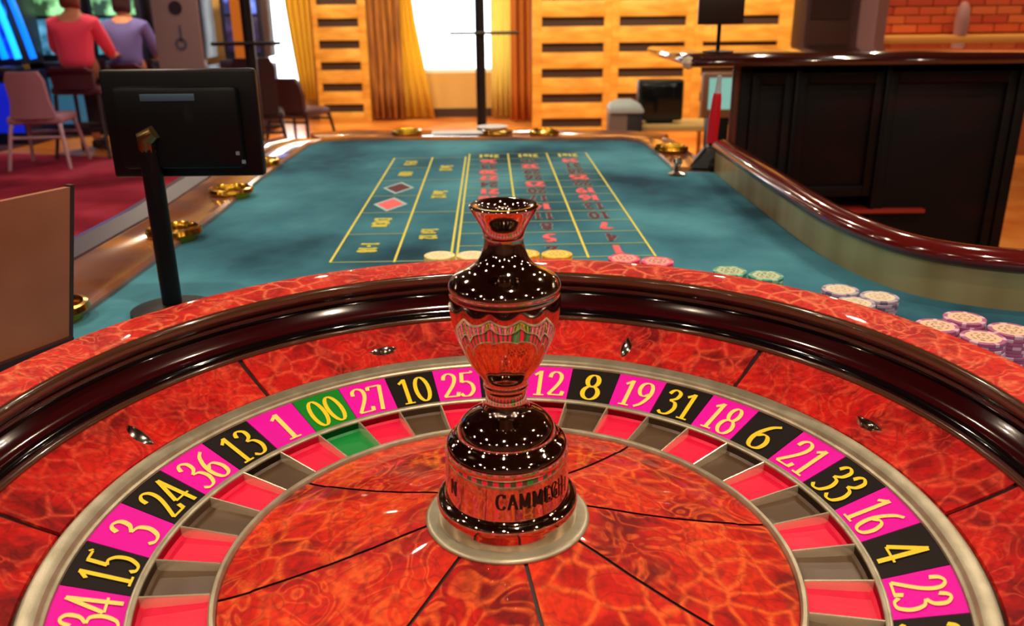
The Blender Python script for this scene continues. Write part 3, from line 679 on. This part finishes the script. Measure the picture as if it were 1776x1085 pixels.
t = thing('tan_board', 'flat tan board with dark edge standing at the table edge, far left', 'board', (-.47, .387, ZT+.001))
a = Vector((-.022, .0)); b_ = Vector((-.135, -.225)); d = (b_-a).normalized(); n_ = Vector((-d.y, d.x))*.004
def leaning(bm, poly, z0, z1, lean=.19):
    prism(bm, [tuple(p) for p in poly], z0, z1)
    for v in bm.verts: v.co.x += v.co.z*lean
bm = bmn(); leaning(bm, (a+n_, b_+n_, b_-n_, a-n_), .012, .179); obj('panel', bm, M_tan, t, False)
bm = bmn(); leaning(bm, (a-d*.005+n_*1.1, a+n_*1.1, a-n_*1.1, a-d*.005-n_*1.1), .0, .181); obj('edge_strip', bm, P('dark_edge', (58, 30, 34), .4), t, False)
bm = bmn(); leaning(bm, (a+n_*3, b_+n_*3, b_-n_*3, a-n_*3), .0, .012); obj('foot', bm, P('dark_edge', (58, 30, 34), .4), t, False)

# ================================================================== FAR END OF TABLE
t = thing('wedge_stand', 'black wedge-shaped block where the brass side band of the table starts', 'stand', (.475, 1.46, ZT))
bm = bmn()
pts = [(-.058, -.035, 0), (.035, -.05, 0), (.045, .05, 0), (-.03, .045, 0), (-.012, -.018, .05), (.022, -.02, .052), (.026, .024, .055), (-.005, .022, .055)]
vs = [bm.verts.new(p) for p in pts]
for f in ((3, 2, 1, 0), (4, 5, 6, 7), (0, 1, 5, 4), (1, 2, 6, 5), (2, 3, 7, 6), (3, 0, 4, 7)): bm.faces.new([vs[i] for i in f])
bmesh.ops.bevel(bm, geom=list(bm.edges), offset=.006, segments=3, affect='EDGES'); obj('body', bm, M_black, t)
bm = bmn(); box(bm, -.012, .03, -.056, -.050, .006, .016, .001); obj('front_lip', bm, M_blackmetal, t)
t = thing('red_bottle', 'slim red bottle with pale grey neck standing on the black wedge block', 'bottle', (.482, 1.47, ZT+.055))
bm = bmn(); lathe(bm, [(0, 0), (.012, 0), (.0125, .004), (.0122, .06), (.0105, .10), (.0085, .112)], 24); o = obj('body', bm, P('red_plastic', (196, 14, 36), .35), t)
bm = bmn(); lathe(bm, [(.0085, .112), (.007, .118), (.0055, .135), (.005, .150), (.0, .151)], 20); obj('neck', bm, P('pale_grey_plastic', (170, 180, 190), .35), t)
for ch in t.children: ch.rotation_euler.y = R(3)
t = thing('win_marker', 'small silver and brass marker lying by the right corner of the felt', 'marker', (.386, 1.37, ZT+.001), R(60))
bm = bmn(); lathe(bm, [(0, 0), (.018, 0), (.018, .004), (.008, .008), (.006, .02), (.011, .028), (.009, .036), (0, .038)], 28); obj('body', bm, M_defl, t)
bm = bmn(); lathe(bm, [(.0182, .0006), (.020, .002), (.0182, .0038)], 28); obj('ring', bm, M_brass, t)
o = None
for (x, y, w, h, rz, lb) in ((-.13, 2.0, .15, .07, .03, 'white paper sheet lying on the far rail of the table'),):
    bm = bmn(); box(bm, -w/2, w/2, -h/2, h/2, 0, .0015); o = obj('paper_sheet', bm, M_white, None, False); o.location = (x, y, ZT+.0135); o.rotation_euler.z = rz; tag(o, lb, 'paper')
bm = bmn(); lathe(bm, [(0, .002), (.03, .002), (.045, .01), (.047, .010), (.032, 0), (0, 0)], 36); o = obj('saucer', bm, M_white); o.location = (.02, 2.09, ZT-.02)
o.location = (-.03, 2.055, ZT+.0135); tag(o, 'white saucer on the far rail behind the paper sheet', 'saucer')

# ================================================================== DARK CABINET ON THE RIGHT
t = thing('pit_cabinet', 'large dark wooden cabinet with glossy overhanging counter top beyond the side rail', 'cabinet', (1.05, 1.9, 0))
cx0, cx1, zt = .655-1.05, 1.457-1.05, 1.045
for (x0, x1, y0, y1, z0, z1, nm) in ((cx0, cx0+.03, 0, .09, 0, zt, 'side_panel'), (cx1-.03, cx1, 0, .09, 0, zt, 'side_panel'), (cx0+.03, cx1-.03, .075, .09, 0, zt, 'back_panel'), (cx0+.03, cx1-.03, 0, .075, .03, .06, 'bottom_panel')):
    bm = bmn(); box(bm, x0, x1, y0, y1, z0, z1, .003); obj(nm, bm, M_cab, t)
for i, (x0, x1, m) in enumerate(((cx0+.034, cx0+.15, M_cab), (cx0+.165, cx0+.40, M_cab), (cx0+.415, cx1-.034, M_cab))):
    bm = bmn(); box(bm, x0, x1, .012, .030, .68 if i == 1 else .08, zt-.02, .003); d = obj('door', bm, m, t)
    zb = .68 if i == 1 else .08
    for (a0, a1, c0, c1) in ((x0, x0+.025, zb, zt-.02), (x1-.025, x1, zb, zt-.02), (x0+.025, x1-.025, zt-.05, zt-.02), (x0+.025, x1-.025, zb, zb+.03)):
        bm = bmn(); box(bm, a0, a1, .003, .013, c0, c1, .002); obj('door_rail', bm, M_cab, d)
for x in (cx0+.1575, cx0+.4075):
    bm = bmn(); box(bm, x-.006, x+.006, -.004, .075, .06, zt-.001, .001); obj('divider', bm, M_black, t)
bm = bmn(); box(bm, cx0+.17, cx0+.56, -.012, .07, .632, .643, .002); obj('shelf', bm, P('red_shelf_edge', (150, 36, 30), .35, coat=.3), t)
bm = bmn(); box(bm, .50-1.05, 2.1-1.05, -.06, .66, zt, zt+.026, .012); obj('counter_top', bm, P('glossy_dark_red_top', (54, 14, 16), .1, coat=1), t)
bm = bmn(); lathe(bm, [(0, -.018), (.013, -.012), (.018, 0), (.013, .012), (0, .018)], 20); o = obj('end_knob', bm, P('pale_knob', (200, 180, 160), .3), t); o.location = (.50-1.05, -.04, zt+.012)
bm = bmn(); tube(bm, [(cx0-.015, -.01, 0), (cx0-.015, -.01, zt)], .011, 14); obj('support_post', bm, P('brown_steel_post', (110, 72, 66), .3, .6), t)
for x in (.80-1.05, 2.0-1.05):
    bm = bmn(); tube(bm, [(x, .58, 0), (x, .58, zt)], .014, 14); obj('support_post', bm, P('brown_steel_post', (110, 72, 66), .3, .6), t)
# small screen on stem on the cabinet
t = thing('counter_screen', 'small dark screen on a thin black stem standing on the cabinet top', 'monitor', (.635, 2.1, 1.071))
bm = bmn(); lathe(bm, [(0, 0), (.045, 0), (.045, .004), (.01, .008), (0, .008)], 24); obj('base', bm, M_black, t)
bm = bmn(); tube(bm, [(0, 0, .004), (0, 0, .085)], .006, 10); obj('stem', bm, M_black, t)
bm = bmn(); box(bm, -.064, .068, -.01, .01, .078, .18, .004); obj('housing', bm, P('dark_brown_plastic', (40, 22, 20), .4), t)

# ================================================================== FLOOR THINGS BEHIND THE TABLE, RIGHT
t = thing('litter_bin', 'grey litter bin with pale domed lid before the slotted panels', 'bin', (.895, 5.85, 0))
bm = bmn(); box(bm, -.12, .12, -.10, .10, 0, .48, .02); obj('body', bm, P('grey_bin_body', (128, 112, 102), .5, .2), t)
bm = bmn(); box(bm, -.0, .121, -.101, .02, .02, .47, .01); obj('dark_side', bm, P('dark_bin_side', (36, 36, 44), .5), t)  # right part of the bin in a darker tone
bm = bmn(); lathe(bm, [(.17, .48), (.172, .50), (.14, .54), (.07, .565), (0, .57)], 4, R(45), R(405)); obj('lid', bm, P('pale_bin_lid', (176, 190, 190), .4), t)
t = thing('low_side_table', 'low pale wooden table standing between litter bin and cabinet', 'table', (1.25, 6.05, 0))
bm = bmn(); box(bm, -.27, .33, -.2, .25, .33, .37, .006); obj('tabletop', bm, P('pale_table_top', (196, 168, 104), .5), t)
for sx in (-.24, .30):
    for sy in (-.17, .22):
        bm = bmn(); tube(bm, [(sx, sy, 0), (sx, sy, .335)], .018, 10); obj('leg', bm, M_gold_wood, t)
t = thing('dark_display', 'dark box-shaped display resting on the low pale table', 'display', (1.185, 6.05, .37))
bm = bmn(); box(bm, -.17, .17, -.06, .06, .02, .32, .02); obj('housing', bm, P('dark_green_black', (20, 28, 30), .35), t)
bm = bmn(); box(bm, -.15, .15, -.064, -.058, .04, .30, .004); obj('screen', bm, P('dark_glass_face', (14, 20, 22), .12), t)
bm = bmn(); box(bm, -.10, .10, -.05, .05, 0, .022, .004); obj('foot', bm, M_black, t)
t = thing('teal_terminal', 'pedestal terminal with a glowing teal screen behind the red bottle', 'terminal', (1.255, 4.5, 0))
bm = bmn(); box(bm, -.06, .06, .0, .12, .0, .60, .01); obj('pedestal', bm, M_black, t)
bm = bmn(); box(bm, -.105, .11, -.02, .06, .59, .84, .01); obj('housing', bm, P('beige_brown_case', (120, 86, 62), .5), t)
bm = bmn(); box(bm, -.075, .078, -.024, -.019, .64, .815); obj('screen', bm, P('teal_screen', (40, 70, 68), .3, emit=.75, ecol=(120, 170, 155)), t, False)
# right background
bm = bmn(); box(bm, -.17, .17, -.15, .15, 0, 2.2, .015); t = thing('loudspeaker_column', 'tall dark brown column box right of the slotted panels', 'column', (2.33, 6.0, 0)); obj('body', bm, P('dark_brown_case', (58, 34, 30), .5), t)
bm = bmn(); box(bm, -.14, .14, -.158, -.15, 1.1, 2.1, .003); obj('front_panel', bm, P('dark_brown_cloth', (46, 26, 22), .9), t)
bm = bmn(); sweep(bm, [(2.53, 6.1), (2.56, 5.9), (2.66, 5.84), (2.78, 5.95), (2.80, 6.12)], [(0, 0), (0, 2.3), (.012, 2.3), (.012, 0)])
tag(obj('curved_screen', bm, P('lilac_grey_panel', (150, 118, 120), .4)), 'curved lilac grey upright panel beside the dark column', 'panel')
t = thing('brick_partition', 'orange red brick partition with pale ledge at the right', 'partition', (4.3, 6.6, 0))
bm = bmn(); box(bm, -1.6, 2.1, .03, .18, 0, 2.4); obj('core', bm, P('mortar_orange', (176, 96, 48), .8), t, False)
bb = bmn(); box(bb, -.098, .098, 0, .04, .004, .062, .004); me = bpy.data.meshes.new('brick'); bb.to_mesh(me); bb.free()
bricks = [P('brick_%d' % i, c, .7) for i, c in enumerate(((196, 78, 34), (180, 62, 30), (206, 98, 44)))]
bms = []
for m in bricks: q = me.copy(); q.materials.append(m); bms.append(q)
for r in range(9):
    for c in range(11):
        o = bpy.data.objects.new('brick', random.choice(bms)); COL.objects.link(o); o.parent = t; o.location = (-1.5+c*.205+(r % 2)*.1, 0, .98+r*.066)
bm = bmn()
for r in range(9):
    for c in range(7): box(bm, .76+c*.205+(r % 2)*.1, .95+c*.205+(r % 2)*.1, 0, .04, .984+r*.066, 1.042+r*.066)
tag(obj('brick_field', bm, bricks[0], t, False), kind='stuff')
bm = bmn(); box(bm, -1.6, 2.1, -.12, .04, .90, .965, .01); obj('ledge', bm, P('ledge_yellow', (222, 156, 78), .4), t)
bm = bmn(); lathe(bm, [(0, 0), (.05, 0), (.055, .1), (.045, .2), (.025, .24), (0, .25)], 20); o = obj('lilac_vase', bm, P('lilac_ceramic', (170, 120, 120), .4)); o.location = (3.62, 6.52, .965); tag(o, 'small lilac vase standing on the brick partition ledge', 'vase')

# ================================================================== FAR LEFT: slot machines, people, chairs
def slot_machine(label, x, y, w, scr, scr2, frame, zt=1.75, arcs=None, rz=0):
    t = thing('slot_machine', label, 'slot machine', (x, y, 0), rz)
    bm = bmn(); box(bm, -w/2, w/2, 0, .5, 0, .68, .02); obj('base', bm, P('slot_base_'+frame[0], frame[1], .4), t)
    bm = bmn(); box(bm, -w/2, w/2, -.14, .1, .66, .74, .02); obj('button_deck', bm, P('slot_deck', (30, 26, 44), .3), t)
    bm = bmn(); box(bm, -w/2, w/2, .06, .5, .74, zt, .02); obj('cabinet', bm, P('slot_body', (30, 30, 52), .4), t)
    def glow(nm, c, z0, z1, e):
        m = P(nm, (20, 20, 30), .3, emit=e, ecol=c); N, L, b = nodes(m)
        if not b.inputs['Emission Color'].is_linked:
            mp = coords(N, L, (1, 1, 1)); n = N.new('ShaderNodeTexNoise'); n.inputs['Scale'].default_value = 7; L.new(mp.outputs[0], n.inputs[0])
            d = tuple(int(v*.35) for v in c); l = tuple(min(255, int(v*1.2+20)) for v in c)
            r = ramp(N, [(.35, d), (.5, c), (.65, l)]); L.new(n.outputs[0], r.inputs[0]); L.new(r.outputs[0], b.inputs['Emission Color'])
        bm = bmn(); box(bm, -w/2+.05, w/2-.05, .045, .062, z0, z1, .004); return bm, m
    bm, m = glow('glow_lower_'+scr2[0], scr2[1], .80, 1.14, 1.0); obj('lower_screen', bm, m, t)
    bm, m = glow('glow_upper_'+scr[0], scr[1], 1.17, zt-.05, 1.1); obj('upper_screen', bm, m, t)
    bm = bmn(); box(bm, -w/2+.06, w/2-.06, -.005, .001, .12, .58, .004); obj('belly_panel', bm, P('belly_'+scr[0], (20, 20, 40), .3, emit=.35, ecol=scr2[1]), t)
    if arcs:
        for k, (o0, c) in enumerate(arcs):
            bm = bmn(); pts = [(o0-.26+.30*((i/10)**.5)*1.2, -.02, 1.85-1.05*(i/10)) for i in range(11)]; tube(bm, pts, .03, 8)
            obj('light_tube', bm, P('blue_tube_%d' % k, c, .3, emit=1.6), t)
    return t
slot_machine('slot machine at far left framed by curved glowing blue tubes', -4.80, 7.80, .60, ('deepblue', (20, 90, 200)), ('blue', (10, 40, 230)), ('a', (16, 20, 60)), arcs=[(.10, (0, 110, 230)), (.22, (20, 150, 240)), (.36, (0, 90, 220))])
slot_machine('slot machine with green screen left of the person in pink', -4.42, 8.45, .52, ('green', (110, 170, 110)), ('cyan', (60, 120, 150)), ('b', (30, 20, 50)))
slot_machine('slot machine with green screen right of the person in pink', -3.84, 8.45, .52, ('green2', (120, 180, 120)), ('teal', (70, 150, 160)), ('b', (30, 20, 50)))
slot_machine('slot machine glowing pale cyan behind the person in blue', -3.26, 8.5, .50, ('palecyan', (120, 200, 210)), ('violet', (90, 80, 160)), ('c', (40, 24, 56)))
slot_machine('slot machine with violet blue screen right of the grey sign', -2.62, 8.55, .42, ('violetblue', (100, 120, 220)), ('dark', (40, 30, 60)), ('c', (40, 24, 56)))
# grey sign panel with round dark motif
t = thing('grey_sign', 'tall grey sign board with dark round motif behind the black screen', 'sign', (-2.70, 7.0, 0.012))
bm = bmn(); box(bm, -.19, .19, 0, .03, .05, 1.8, .004); obj('board', bm, P('grey_board', (146, 122, 128), .6), t)
bm = bmn(); lathe(bm, [(0, 0), (.055, 0), (.055, .006), (0, .006)], 28); o = obj('round_motif', bm, P('dark_motif', (38, 22, 40), .5), t); o.rotation_euler.x = R(90); o.location = (.01, 0, 1.215)
bm = bmn(); lathe(bm, [(.028, 0), (.05, 0), (.05, .006), (.028, .006)], 28, closed=True); o = obj('ring_motif', bm, P('slate_motif', (84, 80, 108), .5), t); o.rotation_euler.x = R(90); o.location = (.02, 0, .93)
bm = bmn(); box(bm, .02, .035, -.006, 0, .95, 1.08); obj('bar_motif', bm, P('slate_motif', (84, 80, 108), .5), t, False)
bm = bmn(); box(bm, -.25, .25, -.12, .15, 0, .05, .01); obj('foot', bm, M_black, t)
t = thing('orange_banner', 'narrow orange banner stand between slot machine and window', 'banner', (-2.26, 7.3, 0))
bm = bmn(); box(bm, -.07, .07, 0, .015, .78, 2.0); obj('cloth', bm, P('self_lit_orange_cloth', (214, 122, 30), .7, emit=.12), t, False)  # faint glow added to the cloth colour; the banner is no lamp
bm = bmn(); tube(bm, [(0, .02, 0), (0, .02, 2.02)], .012, 8); obj('pole', bm, M_black, t)
bm = bmn(); box(bm, -.15, .15, -.1, .1, 0, .02, .004); obj('foot', bm, M_black, t)

def chair(label, x, y, rz, up, leg, seat_z=.62, back_w=.40, back_h=.42, group='casino chairs on the gaming floor'):
    t = thing('casino_chair', label, 'chair', (x, y, 0.012 if y < 7.2 else .0), rz, group)
    bm = bmn(); box(bm, -.21, .21, -.2, .2, seat_z-.07, seat_z, .03); obj('seat', bm, up, t)
    bm = bmn(); rows_ = []
    for (z, w, yb_) in ((seat_z-.02, .17, -.2), (seat_z+.12, back_w/2, -.22), (seat_z+back_h*.8, back_w/2, -.26), (seat_z+back_h, back_w/2*.8, -.28)):
        rows_.append([bm.verts.new((w*u, yb_-.04*(1-u*u)+dy, z)) for dy, us in ((0, (-1, -.5, 0, .5, 1)), (.05, (1, .5, 0, -.5, -1))) for u in us])
    for A, B in zip(rows_[:-1], rows_[1:]):
        for j in range(10): bm.faces.new((A[j], A[(j+1) % 10], B[(j+1) % 10], B[j]))
    bm.faces.new(rows_[0][::-1]); bm.faces.new(rows_[-1]); obj('backrest', bm, up, t)
    for sx in (-1, 1):
        for sy in (-1, 1):
            bm = bmn(); tube(bm, [(sx*.18, sy*.17, seat_z-.07), (sx*.19, sy*.19, .3), (sx*.23, sy*.25, 0)], [.018, .016, .014], 8); obj('leg', bm, leg, t)
    for a, b_ in (((-.195, .20), (.195, .20)), ((-.195, -.2), (.195, -.2))):
        bm = bmn(); tube(bm, [(a[0], a[1], .25), (b_[0], b_[1], .25)], .011, 8); obj('stretcher', bm, leg, t)
    return t
M_legl = P('pale_mauve_leg', (178, 140, 156), .4, .2); M_legd = P('dark_chair_leg', (34, 18, 30), .4)
chair('mauve backed chair with pale splayed legs before the blue slot machine', -3.74, 6.6, R(8), M_mauve, M_legl, .42, .28, .34)
chair('burgundy chair on which the person in pink sits', -3.60, 7.12, 0, M_burg, M_legd, .60, .36, .16)
chair('dark purple chair on which the person in violet blue sits', -3.46, 7.72, R(6), M_burg, M_legd, .60, .36, .16)
chair('tall dark plum chair behind the left black post', -2.02, 6.7, R(15), P('plum_leather', (44, 22, 36), .5), M_legd, .42, .34, .42)
chair('lower dark brown chair beside the yellow curtain', -1.86, 7.5, R(-20), P('brown_leather', (66, 32, 38), .5), M_legd, .36, .36, .28)
bm = bmn(); lathe(bm, [(0, 0), (.05, 0), (.055, .16), (.04, .2), (0, .2)], 20); o = obj('brown_canister', bm, P('brown_canister', (150, 96, 66), .5), None); o.location = (-2.0, 6.72, .84)
bpy.data.objects.remove(o)

def skin(name, joints, edges, m, parent, levels=2):
    me = bpy.data.meshes.new(name); me.from_pydata([j[:3] for j in joints], edges, []); o = link(name, me, m, parent, False)
    md = o.modifiers.new('skin', 'SKIN'); md.use_smooth_shade = True
    for v, j in zip(me.skin_vertices[0].data, joints):
        r = j[3]; v.radius = r if isinstance(r, tuple) else (r, r)
    me.skin_vertices[0].data[0].use_root = True
    s = o.modifiers.new('sub', 'SUBSURF'); s.levels = levels; s.render_levels = levels
    return o
def seated(label, x, y, rz, shirt, hair, trous, hips=.68, lean=.06, scale=1, reach=.30):
    t = thing('person', label, 'person', (x, y, 0.012), rz); h = hips
    J = [(0, 0, h+.06, (.15, .11)), (0, .01, h+.20, (.125, .10)), (0, .02, h+.34, (.15, .11)), (0, lean, h+.47, (.10, .08)), (0, lean+.01, h+.53, .052), (0, lean+.03, h+.60, .05),
         (0, lean+.04, h+.68, (.078, .095)), (0, lean+.045, h+.77, (.07, .085))]
    E_ = [(0, 1), (1, 2), (2, 3), (3, 4), (4, 5), (5, 6), (6, 7)]
    def add(par, *pts):
        for p in pts: J.append(p); E_.append((par, len(J)-1)); par = len(J)-1
    for s in (-1, 1):
        add(3, (s*.155, lean, h+.44, .058), (s*.215, lean+.10, h+.22, .044), (s*.17, lean+reach, h+.16, .034), (s*.16, lean+reach+.07, h+.165, .03))
        w = len(J)-1
        for f in range(4): add(w, (s*.16+(f-1.5)*.018, lean+reach+.12+.01*(f in (1, 2)), h+.17, .0085), (s*.16+(f-1.5)*.02, lean+reach+.15+.012*(f in (1, 2)), h+.15, .007))
        add(w, (s*.16-s*.04, lean+reach+.09, h+.17, .009), (s*.16-s*.045, lean+reach+.12, h+.155, .008))
        add(0, (s*.09, .12, h+.03, .085), (s*.11, .42, h+.02, .062), (s*.11, .44, h-.22, .050), (s*.11, .42, .10, .038), (s*.11, .50, .05, .036), (s*.11, .58, .04, .03))
    skin('body', J, E_, M_skin, t)
    Js = [(0, 0, h+.05, (.175, .13)), (0, .01, h+.20, (.148, .12)), (0, .02, h+.34, (.170, .125)), (0, lean, h+.47, (.13, .10)), (0, lean+.01, h+.53, .066)]; Es = [(0, 1), (1, 2), (2, 3), (3, 4)]
    for s in (-1, 1):
        b_ = len(Js); Js += [(s*.16, lean, h+.435, .072), (s*.215, lean+.09, h+.24, .060), (s*.20, lean+.2, h+.185, .05)]; Es += [(3, b_), (b_, b_+1), (b_+1, b_+2)]
    skin('shirt', Js, Es, shirt, t)
    Jt = [(0, .02, h+.05, (.165, .12))]; Et = []
    for s in (-1, 1):
        b_ = len(Jt); Jt += [(s*.09, .12, h+.03, .098), (s*.11, .43, h+.02, .075), (s*.11, .45, h-.22, .062), (s*.11, .42, .12, .052)]; Et += [(0, b_), (b_, b_+1), (b_+1, b_+2), (b_+2, b_+3)]
    skin('trousers', Jt, Et, trous, t)
    Jh = [(0, lean+.02, h+.66, (.088, .09)), (0, lean+.02, h+.745, (.09, .10)), (0, lean+.025, h+.80, (.07, .08)), (0, lean-.015, h+.56, (.085, .055))]
    skin('hair', Jh, [(0, 1), (1, 2), (0, 3)], hair, t)
    for s in (-1, 1):
        bm = bmn(); box(bm, s*.11-.045, s*.11+.045, .38, .62, .0, .08, .03); obj('shoe', bm, M_shoe, t)
    bm = bmn()
    for s in (-1, 1):
        bmesh.ops.create_uvsphere(bm, u_segments=10, v_segments=8, radius=.011, matrix=Matrix.Translation((s*.03, lean+.125, h+.70)))
    obj('eyes', bm, P('eye_white', (230, 226, 220), .3), t)
    bm = bmn(); tube(bm, [(0, lean+.125, h+.70), (0, lean+.150, h+.665), (0, lean+.125, h+.66)], [.008, .014, .01], 8); obj('nose', bm, M_skin, t)
    bm = bmn(); tube(bm, [(-.025, lean+.122, h+.635), (0, lean+.131, h+.633), (.025, lean+.122, h+.635)], [.003, .007, .003], 8); obj('mouth', bm, P('lips', (170, 70, 70), .5), t)
    return t
seated('person in pink shirt seen from behind, seated at the slot machines', -3.62, 7.10, R(4), M_pink, M_hair_r, M_trouser, .66)
seated('person in violet blue shirt seated right of the one in pink', -3.46, 7.72, R(6), M_blue_shirt, M_hair_d, M_trouser, .62, .10)
